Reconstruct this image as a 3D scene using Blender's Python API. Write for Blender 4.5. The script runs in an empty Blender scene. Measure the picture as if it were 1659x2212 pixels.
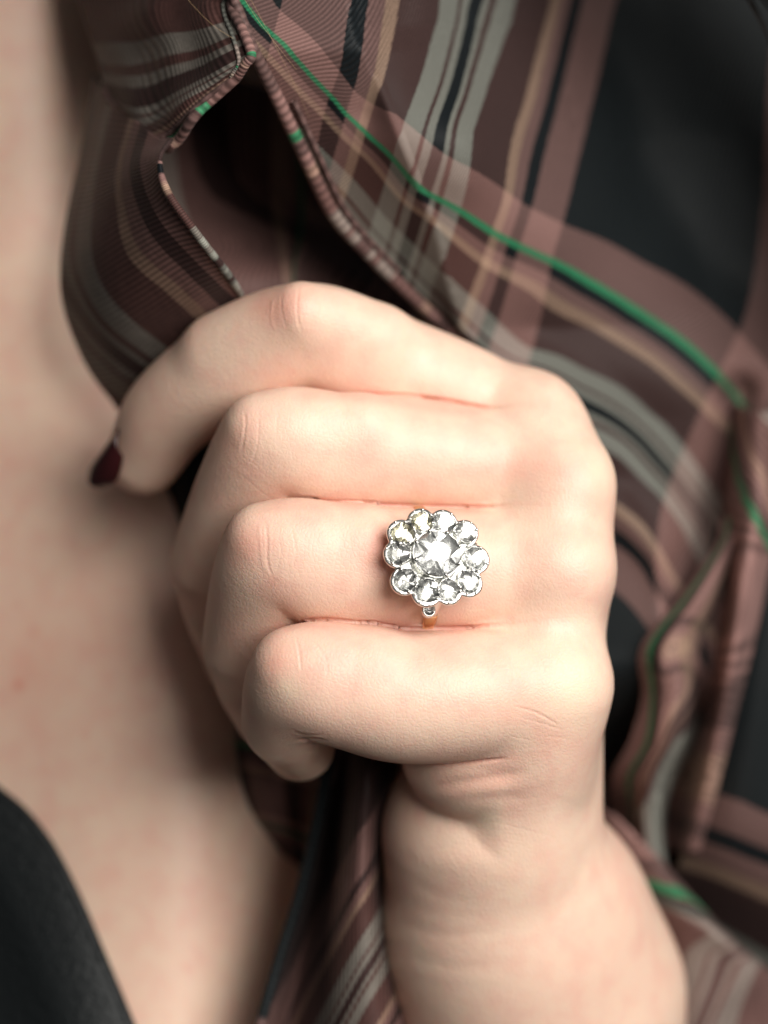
import bpy, math
import numpy as np
from mathutils import Vector, Matrix

# ------------------------------------------------------------------ camera, world, lights, exposure
SC = bpy.context.scene
COL = SC.collection
D = 0.50                      # camera to the focus plane, metres
WID = 0.110                   # width of what the frame shows at that plane
S = WID / 1659.0              # metres per measuring unit at that plane

cam_d = bpy.data.cameras.new("camera")
cam = bpy.data.objects.new("camera", cam_d)
COL.objects.link(cam)
cam.location = (0, -D, 0)
cam.rotation_euler = (math.radians(90), 0, 0)
cam_d.sensor_fit = 'HORIZONTAL'
cam_d.sensor_width = 36 * 0.75
cam_d.lens = 36 * 0.75 * D / WID
cam_d.sensor_fit = 'AUTO'
cam_d.sensor_width = 36
cam_d.lens = 36 * D / (WID * 4 / 3)
cam_d.clip_start = 0.01
cam_d.clip_end = 20
cam_d.dof.use_dof = True
cam_d.dof.focus_distance = D + 0.006
cam_d.dof.aperture_fstop = cam_d.lens / 18.5
SC.camera = cam

w = bpy.data.worlds.new("World")
SC.world = w
w.use_nodes = True
w.node_tree.nodes["Background"].inputs[0].default_value = (0.93, 0.96, 1.0, 1)
w.node_tree.nodes["Background"].inputs[1].default_value = 0.024

def area(name, loc, target, size, size_y, power, color):
    l = bpy.data.lights.new(name, 'AREA')
    l.shape = 'RECTANGLE'
    l.size = size
    l.size_y = size_y
    l.energy = power
    l.color = color
    o = bpy.data.objects.new(name, l)
    COL.objects.link(o)
    o.location = loc
    o.rotation_euler = (Vector(target) - Vector(loc)).to_track_quat('-Z', 'Y').to_euler()
    return o

area("window_light", (0.29, -0.45, 0.21), (0.01, 0.02, -0.015), 0.46, 0.46, 6.6, (1.0, 0.965, 0.91))
area("fill_light", (0.05, -1.05, 0.30), (0.0, 0.03, 0.0), 0.9, 0.9, 0.5, (1.0, 0.95, 0.88))  # added soft fill from the front, also reflected in the stones

SC.view_settings.view_transform = 'Standard'
SC.view_settings.look = 'None'
SC.view_settings.exposure = 0.0
SC.view_settings.gamma = 1.0
SC.render.engine = 'CYCLES'
SC.cycles.use_denoising = True
SC.cycles.max_bounces = 16
SC.cycles.transmission_bounces = 14
SC.cycles.sample_clamp_indirect = 8.0

# ------------------------------------------------------------------ helpers
def P(qx, qy, d=0.0):
    """Point seen at (qx, qy) of a 1659 x 2212 frame, d centimetres beyond the focus plane."""
    qx = np.asarray(qx, float); qy = np.asarray(qy, float); y = np.asarray(d, float) * 0.01
    k = (D + y) / D * S
    return np.stack(np.broadcast_arrays((qx - 829.5) * k, y, -(qy - 1106.0) * k), -1)

def Q(p):
    k = (D + p[..., 1]) / D * S
    return p[..., 0] / k + 829.5, -p[..., 2] / k + 1106.0

def node_mat(name):
    m = bpy.data.materials.new(name)
    m.use_nodes = True
    nt = m.node_tree
    return m, nt, nt.nodes["Principled BSDF"]

def N(nt, t, **kw):
    n = nt.nodes.new(t)
    for k, v in kw.items():
        setattr(n, k, v)
    return n

def empty(name, loc, label=None, cat=None):
    o = bpy.data.objects.new(name, None)
    COL.objects.link(o)
    o.location = loc
    o.empty_display_size = 0.01
    if label: o["label"] = label
    if cat: o["category"] = cat
    return o

def mk(name, V, F, mat, parent=None, smooth=True, uv=None, root=None):
    """One mesh object; V in world coordinates; root = world location of the top-level thing."""
    V = np.asarray(V, float)
    if root is not None:
        V = V - np.asarray(root, float)
    me = bpy.data.meshes.new(name)
    if isinstance(F, np.ndarray):
        n, c = F.shape
        me.vertices.add(len(V)); me.vertices.foreach_set("co", V.astype(np.float32).ravel())
        me.loops.add(n * c); me.loops.foreach_set("vertex_index", F.astype(np.int32).ravel())
        me.polygons.add(n); me.polygons.foreach_set("loop_start", np.arange(0, n * c, c, dtype=np.int32))
        me.update(calc_edges=True)
    else:
        me.from_pydata([tuple(v) for v in V], [], F)
    me.validate()
    if smooth:
        me.polygons.foreach_set("use_smooth", np.ones(len(me.polygons), bool))
    if uv is not None:
        l = me.uv_layers.new(name="UVMap")
        idx = np.zeros(len(me.loops), np.int32); me.loops.foreach_get("vertex_index", idx)
        l.data.foreach_set("uv", np.asarray(uv, np.float32)[idx].ravel())
    me.materials.append(mat)
    o = bpy.data.objects.new(name, me)
    COL.objects.link(o)
    if parent is not None:
        o.parent = parent
    return o

def cr(ctrl, n):
    """Catmull-Rom through ctrl (k, ...), n samples."""
    ctrl = np.asarray(ctrl, float)
    k = len(ctrl)
    t = np.linspace(0, k - 1, n)
    i = np.clip(t.astype(int), 0, k - 2)
    f = (t - i).reshape((-1,) + (1,) * (ctrl.ndim - 1))
    pad = np.concatenate([2 * ctrl[:1] - ctrl[1:2], ctrl, 2 * ctrl[-1:] - ctrl[-2:-1]])
    a, b, c, d_ = pad[i], pad[i + 1], pad[i + 2], pad[i + 3]
    return 0.5 * (2 * b + (c - a) * f + (2 * a - 5 * b + 4 * c - d_) * f ** 2 + (3 * b - a - 3 * c + d_) * f ** 3)

def grid_faces(r, c):
    i = np.arange(r * c).reshape(r, c)
    return np.stack([i[:-1, :-1], i[:-1, 1:], i[1:, 1:], i[1:, :-1]], -1).reshape(-1, 4)

def tube(pts, rad, n=8):
    """Tube along pts (k,3); rad scalar or (k,)."""
    pts = np.asarray(pts, float)
    k = len(pts)
    rad = np.broadcast_to(np.asarray(rad, float), (k,))
    t = np.gradient(pts, axis=0); t /= np.linalg.norm(t, axis=1, keepdims=True)
    up = np.array([0.0, -1.0, 0.0])
    s = np.cross(t, up); s /= np.linalg.norm(s, axis=1, keepdims=True) + 1e-12
    u = np.cross(s, t)
    a = np.linspace(0, 2 * math.pi, n, endpoint=False)
    V = pts[:, None] + rad[:, None, None] * (np.cos(a)[None, :, None] * s[:, None] + np.sin(a)[None, :, None] * u[:, None])
    i = np.arange(k * n).reshape(k, n)
    F = np.stack([i[:-1], np.roll(i, -1, 1)[:-1], np.roll(i, -1, 1)[1:], i[1:]], -1).reshape(-1, 4)
    V = V.reshape(-1, 3)
    return V, F

def smooth01(x, a, b):
    t = np.clip((x - a) / (b - a), 0, 1)
    return t * t * (3 - 2 * t)

def seg_dist(x, y, poly):
    """Distance of (x, y) to a polyline and the fraction along it."""
    best = np.full(x.shape, 1e9); fr = np.zeros(x.shape)
    poly = np.asarray(poly, float)
    L = np.linalg.norm(np.diff(poly, axis=0), axis=1); cum = np.concatenate([[0], np.cumsum(L)])
    for k in range(len(poly) - 1):
        a, b = poly[k], poly[k + 1]
        ab = b - a
        t = np.clip(((x - a[0]) * ab[0] + (y - a[1]) * ab[1]) / (ab @ ab), 0, 1)
        dd = np.hypot(x - a[0] - t * ab[0], y - a[1] - t * ab[1])
        m = dd < best
        best = np.where(m, dd, best); fr = np.where(m, (cum[k] + t * L[k]) / cum[-1], fr)
    return best, fr

# ------------------------------------------------------------------ materials
def skin_material():
    m, nt, b = node_mat("skin")
    L = nt.links.new
    geo = N(nt, "ShaderNodeTexCoord")
    at = N(nt, "ShaderNodeAttribute", attribute_name="flush_shade")
    n1 = N(nt, "ShaderNodeTexNoise"); n1.inputs["Scale"].default_value = 260; n1.inputs["Detail"].default_value = 4
    n2 = N(nt, "ShaderNodeTexNoise"); n2.inputs["Scale"].default_value = 70; n2.inputs["Detail"].default_value = 3
    L(geo.outputs["Object"], n1.inputs["Vector"]); L(geo.outputs["Object"], n2.inputs["Vector"])
    base = N(nt, "ShaderNodeMix", data_type='RGBA')
    base.inputs[6].default_value = (0.83, 0.60, 0.465, 1)
    base.inputs[7].default_value = (0.79, 0.45, 0.36, 1)
    mr = N(nt, "ShaderNodeMapRange"); mr.inputs[1].default_value = 0.42; mr.inputs[2].default_value = 0.68
    mr.inputs[3].default_value = 0.0; mr.inputs[4].default_value = 0.40
    L(n1.outputs["Fac"], mr.inputs[0])
    mr2 = N(nt, "ShaderNodeMapRange"); mr2.inputs[1].default_value = 0.4; mr2.inputs[2].default_value = 0.7
    mr2.inputs[3].default_value = 0.0; mr2.inputs[4].default_value = 0.35
    L(n2.outputs["Fac"], mr2.inputs[0])
    ad = N(nt, "ShaderNodeMath", operation='ADD'); L(mr.outputs[0], ad.inputs[0]); L(mr2.outputs[0], ad.inputs[1])
    L(ad.outputs[0], base.inputs[0])
    fl = N(nt, "ShaderNodeMix", data_type='RGBA')
    L(at.outputs["Fac"], fl.inputs[0]); L(base.outputs[2], fl.inputs[6])
    fl.inputs[7].default_value = (0.70, 0.27, 0.20, 1)
    yl = N(nt, "ShaderNodeAttribute", attribute_name="highlight_tint")
    ym = N(nt, "ShaderNodeMix", data_type='RGBA')
    L(yl.outputs["Fac"], ym.inputs[0]); L(fl.outputs[2], ym.inputs[6])
    ym.inputs[7].default_value = (0.85, 0.67, 0.50, 1)
    L(ym.outputs[2], b.inputs["Base Color"])
    b.inputs["Roughness"].default_value = 0.42
    b.inputs["Specular IOR Level"].default_value = 0.38
    b.inputs["Subsurface Weight"].default_value = 0.22
    b.inputs["Subsurface Radius"].default_value = (1.0, 0.36, 0.18)
    b.inputs["Subsurface Scale"].default_value = 0.0022
    v = N(nt, "ShaderNodeTexVoronoi"); v.feature = 'DISTANCE_TO_EDGE'; v.inputs["Scale"].default_value = 1500
    wob = N(nt, "ShaderNodeTexNoise"); wob.inputs["Scale"].default_value = 900
    L(geo.outputs["Object"], wob.inputs["Vector"])
    ms = N(nt, "ShaderNodeVectorMath", operation='MULTIPLY_ADD')
    ms.inputs[1].default_value = (0.0006,) * 3
    L(wob.outputs["Color"], ms.inputs[0]); L(geo.outputs["Object"], ms.inputs[2]); L(ms.outputs[0], v.inputs["Vector"])
    mv = N(nt, "ShaderNodeMapRange"); mv.inputs[1].default_value = 0; mv.inputs[2].default_value = 0.25
    L(v.outputs["Distance"], mv.inputs[0])
    n3 = N(nt, "ShaderNodeTexNoise"); n3.inputs["Scale"].default_value = 700; n3.inputs["Detail"].default_value = 3
    L(geo.outputs["Object"], n3.inputs["Vector"])
    a2 = N(nt, "ShaderNodeMath", operation='MULTIPLY_ADD'); a2.inputs[1].default_value = 0.5
    L(mv.outputs[0], a2.inputs[0]); L(n3.outputs["Fac"], a2.inputs[2])
    bu = N(nt, "ShaderNodeBump"); bu.inputs["Strength"].default_value = 0.36; bu.inputs["Distance"].default_value = 0.00012
    L(a2.outputs[0], bu.inputs["Height"]); L(bu.outputs[0], b.inputs["Normal"])
    return m

BLOCK = (0.012, 0.016, 0.018); BROWN = (0.35, 0.195, 0.175); DARKB = (0.12, 0.057, 0.050)
TAN = (0.60, 0.39, 0.28); GREY = (0.41, 0.41, 0.355); INK = (0.006, 0.009, 0.012)
STRIPES = [(0, BLOCK), (30, BROWN), (40.4, BROWN), (42.5, INK), (45.6, BROWN), (49, TAN), (51.3, DARKB), (61, GREY), (67, DARKB),
           (68.6, GREY), (71, INK), (75, GREY), (77, DARKB), (78.6, GREY), (84, DARKB), (94, TAN), (96.5, BROWN),
           (99.5, INK), (103, BROWN), (112, BLOCK)]
PERIOD = 112.0

def plaid_material(name, gain=0.62, tw=(9.0, 3.2), depth=0.3):
    m, nt, b = node_mat(name)
    L = nt.links.new
    uv = N(nt, "ShaderNodeUVMap")
    sep = N(nt, "ShaderNodeSeparateXYZ"); L(uv.outputs[0], sep.inputs[0])
    wob = N(nt, "ShaderNodeTexNoise"); wob.inputs["Scale"].default_value = 1.4; wob.inputs["Detail"].default_value = 2
    L(uv.outputs[0], wob.inputs["Vector"])
    cols = []; greens = []
    for k in range(2):
        j = N(nt, "ShaderNodeMath", operation='MULTIPLY_ADD'); j.inputs[1].default_value = 0.5
        L(wob.outputs["Fac"], j.inputs[0]); L(sep.outputs[k], j.inputs[2])
        dv = N(nt, "ShaderNodeMath", operation='DIVIDE'); dv.inputs[1].default_value = PERIOD
        L(j.outputs[0], dv.inputs[0])
        fr = N(nt, "ShaderNodeMath", operation='FRACT'); L(dv.outputs[0], fr.inputs[0])
        r = N(nt, "ShaderNodeValToRGB"); e = r.color_ramp; e.interpolation = 'CONSTANT'
        while len(e.elements) < len(STRIPES): e.elements.new(0.5)
        for el, (p, c) in zip(e.elements, STRIPES):
            el.position = p / PERIOD
        for el, (p, c) in zip(e.elements, STRIPES):
            el.color = tuple(x * gain for x in c) + (1,)
        L(fr.outputs[0], r.inputs[0]); cols.append(r)
        g = N(nt, "ShaderNodeValToRGB"); e = g.color_ramp; e.interpolation = 'CONSTANT'
        e.elements[0].position = 0; e.elements[0].color = (0, 0, 0, 1)
        e.elements[1].position = 40.6 / PERIOD; e.elements[1].color = (1, 1, 1, 1)
        x = e.elements.new(42.5 / PERIOD); x.color = (0, 0, 0, 1)
        L(fr.outputs[0], g.inputs[0]); greens.append(g)
    mix = N(nt, "ShaderNodeMix", data_type='RGBA'); mix.inputs[0].default_value = 0.5
    L(cols[0].outputs[0], mix.inputs[6]); L(cols[1].outputs[0], mix.inputs[7])
    gm = N(nt, "ShaderNodeMath", operation='MAXIMUM'); gm.inputs[0].default_value = 0
    L(greens[1].outputs[0], gm.inputs[1])
    gs = N(nt, "ShaderNodeMath", operation='MULTIPLY'); gs.inputs[1].default_value = 0.85; L(gm.outputs[0], gs.inputs[0])
    gr = N(nt, "ShaderNodeMix", data_type='RGBA'); L(gs.outputs[0], gr.inputs[0]); L(mix.outputs[2], gr.inputs[6])
    gr.inputs[7].default_value = (0.007, 0.18, 0.078, 1)
    # twill threads
    m2 = N(nt, "ShaderNodeMath", operation='MULTIPLY'); m2.inputs[1].default_value = tw[1]; L(sep.outputs[1], m2.inputs[0])
    fq = N(nt, "ShaderNodeMath", operation='MULTIPLY_ADD'); fq.inputs[1].default_value = tw[0]
    L(sep.outputs[0], fq.inputs[0]); L(m2.outputs[0], fq.inputs[2])
    sn = N(nt, "ShaderNodeMath", operation='SINE'); L(fq.outputs[0], sn.inputs[0])
    th = N(nt, "ShaderNodeMapRange"); th.inputs[1].default_value = -1; th.inputs[2].default_value = 1
    th.inputs[3].default_value = 1 - depth * 1.2; th.inputs[4].default_value = 1 + depth * 0.9
    L(sn.outputs[0], th.inputs[0])
    nz = N(nt, "ShaderNodeTexNoise"); nz.inputs["Scale"].default_value = 3.0; nz.inputs["Detail"].default_value = 3
    L(uv.outputs[0], nz.inputs["Vector"])
    nm = N(nt, "ShaderNodeMapRange"); nm.inputs[1].default_value = 0.3; nm.inputs[2].default_value = 0.7
    nm.inputs[3].default_value = 0.75; nm.inputs[4].default_value = 1.25
    L(nz.outputs["Fac"], nm.inputs[0])
    tm = N(nt, "ShaderNodeMath", operation='MULTIPLY'); L(th.outputs[0], tm.inputs[0]); L(nm.outputs[0], tm.inputs[1])
    vm = N(nt, "ShaderNodeVectorMath", operation='SCALE')
    L(gr.outputs[2], vm.inputs[0]); L(tm.outputs[0], vm.inputs["Scale"])
    L(vm.outputs[0], b.inputs["Base Color"])
    b.inputs["Roughness"].default_value = 0.5
    b.inputs["Specular IOR Level"].default_value = 0.14
    b.inputs["Sheen Weight"].default_value = 0.03
    bu = N(nt, "ShaderNodeBump"); bu.inputs["Strength"].default_value = 0.35; bu.inputs["Distance"].default_value = 0.00015
    L(sn.outputs[0], bu.inputs["Height"]); L(bu.outputs[0], b.inputs["Normal"])
    return m

def satin_material():
    m, nt, b = node_mat("black_satin")
    L = nt.links.new
    tc = N(nt, "ShaderNodeTexCoord")
    n = N(nt, "ShaderNodeTexNoise"); n.inputs["Scale"].default_value = 1000; n.inputs["Detail"].default_value = 4
    L(tc.outputs["Object"], n.inputs["Vector"])
    bu = N(nt, "ShaderNodeBump"); bu.inputs["Strength"].default_value = 0.9; bu.inputs["Distance"].default_value = 0.0004
    L(n.outputs["Fac"], bu.inputs["Height"]); L(bu.outputs[0], b.inputs["Normal"])
    b.inputs["Base Color"].default_value = (0.010, 0.012, 0.013, 1)
    b.inputs["Roughness"].default_value = 0.45
    b.inputs["Specular IOR Level"].default_value = 0.28
    return m

def metal(name, color, rough):
    m, nt, b = node_mat(name)
    L = nt.links.new
    tc = N(nt, "ShaderNodeTexCoord")
    n = N(nt, "ShaderNodeTexNoise"); n.inputs["Scale"].default_value = 900; n.inputs["Detail"].default_value = 3
    L(tc.outputs["Object"], n.inputs["Vector"])
    r = N(nt, "ShaderNodeMapRange"); r.inputs[3].default_value = rough * 0.7; r.inputs[4].default_value = rough * 1.4
    L(n.outputs["Fac"], r.inputs[0]); L(r.outputs[0], b.inputs["Roughness"])
    b.inputs["Base Color"].default_value = color + (1,)
    b.inputs["Metallic"].default_value = 1.0
    return m

def diamond_material(name, tint):
    """Crown facets: clear with a bright surface reflection."""
    m = bpy.data.materials.new(name); m.use_nodes = True
    nt = m.node_tree; nt.nodes.clear(); L = nt.links.new
    out = N(nt, "ShaderNodeOutputMaterial")
    tr = N(nt, "ShaderNodeBsdfTransparent"); tr.inputs[0].default_value = (*tint, 1)
    gl = N(nt, "ShaderNodeBsdfGlossy"); gl.inputs["Roughness"].default_value = 0.03
    fr = N(nt, "ShaderNodeFresnel"); fr.inputs["IOR"].default_value = 2.42
    mx = N(nt, "ShaderNodeMixShader")
    L(fr.outputs[0], mx.inputs[0]); L(tr.outputs[0], mx.inputs[1]); L(gl.outputs[0], mx.inputs[2]); L(mx.outputs[0], out.inputs[0])
    return m

def pavilion_material(name, tint):
    """Pavilion facets mirror the light back through the crown."""
    m, nt, b = node_mat(name)
    L = nt.links.new
    tc = N(nt, "ShaderNodeTexCoord")
    n = N(nt, "ShaderNodeTexNoise"); n.inputs["Scale"].default_value = 1400
    L(tc.outputs["Object"], n.inputs["Vector"])
    r = N(nt, "ShaderNodeMapRange"); r.inputs[3].default_value = 0.14; r.inputs[4].default_value = 0.30
    L(n.outputs["Fac"], r.inputs[0]); L(r.outputs[0], b.inputs["Roughness"])
    b.inputs["Base Color"].default_value = (*tint, 1)
    b.inputs["Metallic"].default_value = 0.85
    return m

def polish_material():
    m, nt, b = node_mat("dark_nail_polish")
    b.inputs["Base Color"].default_value = (0.035, 0.006, 0.007, 1)
    b.inputs["Roughness"].default_value = 0.25
    b.inputs["Coat Weight"].default_value = 0.6
    b.inputs["Coat Roughness"].default_value = 0.12
    return m

SKIN = skin_material(); PLAID = plaid_material("plaid_twill"); SATIN = satin_material()
PLATINUM = metal("platinum", (0.86, 0.86, 0.83), 0.24); SATIN_PLATINUM = metal("brushed_platinum", (0.88, 0.88, 0.85), 0.42); GOLD = metal("yellow_gold", (0.88, 0.66, 0.40), 0.22)
DIAMOND = diamond_material("diamond", (1.0, 1.0, 0.99)); DIAMOND_WARM = diamond_material("diamond_champagne", (1.0, 0.985, 0.90))
PAVILION = pavilion_material("diamond_pavilion", (0.96, 0.965, 0.96)); PAVILION_WARM = pavilion_material("champagne_pavilion", (0.95, 0.93, 0.82))
POLISH = polish_material()

# ------------------------------------------------------------------ the hand: one implicit surface
def cap(p, a, b, ra, rb):
    ab = b - a
    t = np.clip(((p - a) @ ab) / (ab @ ab), 0, 1)
    q = p - a - t[:, None] * ab
    return np.sqrt((q * q).sum(1)) - (ra + t * (rb - ra))

def ball(p, c, r):
    q = p - c
    return np.sqrt((q * q).sum(1)) - r

def ell(p, c, r):
    q = (p - c) / r
    k0 = np.sqrt((q * q).sum(1)); k1 = np.sqrt(((q / r) ** 2).sum(1)) + 1e-9
    return k0 * (k0 - 1) / k1

def smin(a, b, k):
    h = np.maximum(k - np.abs(a - b), 0) / k
    return np.minimum(a, b) - h * h * k * 0.25

def J(qx, qy, d, r):
    return P(qx, qy, d).astype(np.float32), np.float32(r * S * (D + d * 0.01) / D)

# joints: x, y, depth in cm, radius
CH = {
 "little": [(1187, 1482, 1.7, 114), (1050, 1499, 1.35, 139), (880, 1506, 1.15, 144), (760, 1489, 1.0, 132), (662, 1476, 1.0, 120), (628, 1570, 1.9, 86), (648, 1612, 2.8, 76)],
 "ring":   [(1190, 1225, 2.1, 118), (1050, 1233, 1.90, 132), (880, 1232, 1.68, 136), (720, 1227, 1.45, 135), (598, 1218, 1.40, 120), (560, 1420, 2.9, 107), (590, 1530, 3.6, 90)],
 "middle": [(1182, 1045, 2.5, 120), (1050, 1008, 2.45, 121), (880, 984, 2.25, 126), (720, 982, 2.05, 125), (592, 977, 2.0, 117), (490, 1230, 3.8, 107), (530, 1420, 4.6, 90)],
 "index":  [(1120, 930, 3.1, 116), (1000, 858, 3.1, 113), (880, 806, 3.05, 113), (760, 764, 2.8, 116), (655, 730, 2.6, 118), (510, 790, 2.9, 116), (375, 885, 3.6, 102), (312, 985, 4.2, 84)],
 "thumb":  [(1050, 1650, 5.0, 150), (880, 1400, 5.6, 130), (760, 1180, 5.9, 112), (690, 1040, 6.0, 95)],
}
COARSE = {k: [J(*j) for j in v] for k, v in CH.items()}
CH = {k: [J(*j) for j in cr(v, 12 * (len(v) - 1) + 1)] for k, v in CH.items()}
META = [((1190, 1482, 1.7, 110), (1100, 1790, 2.9, 136)), ((1188, 1225, 2.0, 112), (1155, 1790, 3.4, 132)),
        ((1180, 1045, 2.5, 114), (1165, 1790, 3.9, 126)), ((1120, 930, 3.1, 112), (1140, 1790, 4.6, 120))]
META = [(J(*a), J(*b)) for a, b in META]
FORE = [(1058, 1800, 3.45, 234), (1085, 2020, 4.1, 244), (1130, 2480, 5.4, 262)]
FORE = [J(*a) for a in FORE]
FORE2 = [(1148, 2000, 5.2, 258), (1208, 2150, 5.6, 254), (1215, 2480, 6.2, 250)]
FORE2 = [J(*a) for a in FORE2]
# the squared-off backs of the bent joints
KNOB = {"little": [(800, 1428, 0.75, 62), (616, 1430, 0.62, 62), (588, 1560, 1.75, 56)],
        "ring": [(780, 1160, 1.12, 60), (556, 1158, 1.0, 60), (508, 1400, 2.5, 60)],
        "middle": [(780, 918, 1.68, 60), (552, 924, 1.57, 64), (436, 1225, 3.4, 62)],
        "index": [(820, 725, 2.5, 60), (650, 676, 1.85, 67), (470, 750, 2.7, 62)]}
KNOB = {k: [J(*j) for j in v] for k, v in KNOB.items()}
MCPK = [J(1232, 1240, 1.55, 62), J(1238, 1050, 2.0, 70), J(1165, 905, 2.7, 66)]
HYPO = [J(1014, 1620, 2.3, 146), J(1085, 1600, 2.2, 162)]

def sdf(p):
    p = p.astype(np.float32)
    out = np.empty(len(p), np.float32)
    for s in range(0, len(p), 150000):
        out[s:s + 150000] = _sdf(p[s:s + 150000])
    return out

def _sdf(p, seam=False):
    qx, qy = Q(p)
    kf = 0.0004 + 0.0064 * smooth01(qx, 965, 1220)
    k4 = np.float32(0.004)
    fs = []
    for name, ch in CH.items():
        f = None
        for (a, ra), (b, rb) in zip(COARSE[name][:-1], COARSE[name][1:]):
            g = cap(p, a, b, ra, rb)
            f = g if f is None else np.minimum(f, g)
        m = f < 0.006
        pm = p[m]; fm = None
        for (a, ra), (b, rb) in zip(ch[:-1], ch[1:]):
            g = cap(pm, a, b, ra, rb)
            fm = g if fm is None else np.minimum(fm, g)
        if fm is not None: f[m] = fm
        kn = KNOB.get(name)
        if kn:
            f = smin(f, np.minimum(cap(p, kn[0][0], kn[1][0], kn[0][1], kn[1][1]), cap(p, kn[1][0], kn[2][0], kn[1][1], kn[2][1])), k4)
        fs.append(f)
    if seam:
        srt = np.sort(np.stack(fs + [smin(ball(p, *HYPO[0]), ball(p, *HYPO[1]), np.float32(0.006))]), 0)
        return srt[1] - srt[0]
    h = None
    for (a, ra), (b, rb) in META:
        g = cap(p, a, b, ra, rb)
        h = g if h is None else smin(h, g, np.float32(0.005))
    for c, r in MCPK:
        h = smin(h, ball(p, c, r), np.float32(0.005))
    h = smin(h, ell(p, P(1000, 1400, 4.9).astype(np.float32), np.array([0.017, 0.013, 0.026], np.float32)), np.float32(0.006))
    hy = smin(ball(p, *HYPO[0]), ball(p, *HYPO[1]), np.float32(0.006))
    fo = smin(cap(p, FORE[0][0], FORE[1][0], FORE[0][1], FORE[1][1]), cap(p, FORE[1][0], FORE[2][0], FORE[1][1], FORE[2][1]), np.float32(0.004))
    f2 = smin(cap(p, FORE2[0][0], FORE2[1][0], FORE2[0][1], FORE2[1][1]), cap(p, FORE2[1][0], FORE2[2][0], FORE2[1][1], FORE2[2][1]), np.float32(0.006))
    fo = smin(fo, f2, np.float32(0.012))
    f = fs[0]
    for g in fs[1:]:
        f = smin(f, g, kf)
    f = smin(f, h, np.maximum(kf, 0.0012))
    f = smin(f, hy, kf)
    kw = 0.0010 + 0.0060 * np.maximum(smooth01(qx, 985, 1090), smooth01(qy, 1775, 1870)) * (1 - smooth01(qx, 1180, 1290))
    f = smin(f, fo, kw)
    return f

def surface_nets(lo, hi, h):
    n = np.ceil((np.array(hi) - lo) / h).astype(int) + 1
    ax = [lo[k] + h * np.arange(n[k]) for k in range(3)]
    F = np.empty(tuple(n), np.float32)
    # coarse pass skips cells far from the surface
    st = 6
    ca = [a[::st] for a in ax]
    G = np.stack(np.meshgrid(*ca, indexing='ij'), -1)
    C = sdf(G.reshape(-1, 3)).reshape(G.shape[:3])
    band = np.abs(C) < h * st * 2.2
    F[:] = np.repeat(np.repeat(np.repeat(C, st, 0), st, 1), st, 2)[:n[0], :n[1], :n[2]]
    M = np.repeat(np.repeat(np.repeat(band, st, 0), st, 1), st, 2)[:n[0], :n[1], :n[2]]
    ii = np.argwhere(M)
    F[M] = sdf(np.stack([ax[k][ii[:, k]] for k in range(3)], -1))
    ins = F < 0
    cs = np.zeros(tuple(n - 1), np.int8)
    for a in (0, 1):
        for b in (0, 1):
            for c in (0, 1):
                cs += ins[a:n[0] - 1 + a, b:n[1] - 1 + b, c:n[2] - 1 + c]
    act = (cs > 0) & (cs < 8)
    idx = np.full(act.shape, -1, np.int64)
    cells = np.argwhere(act)
    idx[act] = np.arange(len(cells))
    acc = np.zeros((len(cells), 3)); cnt = np.zeros(len(cells))
    corners = [np.array(c) for c in np.ndindex(2, 2, 2)]
    for c in corners:
        for k in range(3):
            if c[k] == 0:
                e = c.copy(); e[k] = 1
                fa = F[tuple((cells + c).T)]; fb = F[tuple((cells + e).T)]
                m = (fa < 0) != (fb < 0)
                t = np.where(m, fa / np.where(m, fa - fb, 1), 0)
                pt = np.broadcast_to(c, cells.shape).astype(float).copy(); pt[:, k] += t
                acc[m] += pt[m]; cnt[m] += 1
    V = (cells + acc / cnt[:, None]) * h + lo
    Fs = []
    for k in range(3):
        u, v = (k + 1) % 3, (k + 2) % 3
        a = [slice(None)] * 3; b = [slice(None)] * 3
        a[k] = slice(0, -1); b[k] = slice(1, None)
        fl = ins[tuple(a)] != ins[tuple(b)]
        e = np.argwhere(fl)
        ok = (e[:, u] > 0) & (e[:, v] > 0) & (e[:, u] < n[u] - 1) & (e[:, v] < n[v] - 1)
        e = e[ok]
        def cell(du, dv):
            g = e.copy(); g[:, u] += du; g[:, v] += dv
            return idx[tuple(g.T)]
        q = np.stack([cell(-1, -1), cell(0, -1), cell(0, 0), cell(-1, 0)], -1)
        s = ins[tuple(e.T)]
        q[~s] = q[~s][:, ::-1]
        Fs.append(q)
    return V, np.concatenate(Fs)

def subdivide(V, Fq):
    n = len(V)
    e = np.stack([Fq, np.roll(Fq, -1, 1)], -1).reshape(-1, 2)
    key = np.sort(e, 1); key = key[:, 0] * n + key[:, 1]
    u, inv = np.unique(key, return_inverse=True)
    mid = (V[u // n] + V[u % n]) / 2
    cen = V[Fq].mean(1)
    em = (n + inv).reshape(-1, 4)
    fc = n + len(u) + np.arange(len(Fq))
    NF = np.stack([np.stack([Fq[:, k], em[:, k], fc, em[:, k - 1]], -1) for k in range(4)], 1).reshape(-1, 4)
    return np.concatenate([V, mid, cen]), NF

TET = np.array([[1, -1, -1], [-1, -1, 1], [-1, 1, -1], [1, 1, 1]], np.float32)
def gradient(V, e):
    g = sum(t * sdf(V + t * e)[:, None] for t in TET)
    return g / (np.linalg.norm(g, axis=1, keepdims=True) + 1e-12)

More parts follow.
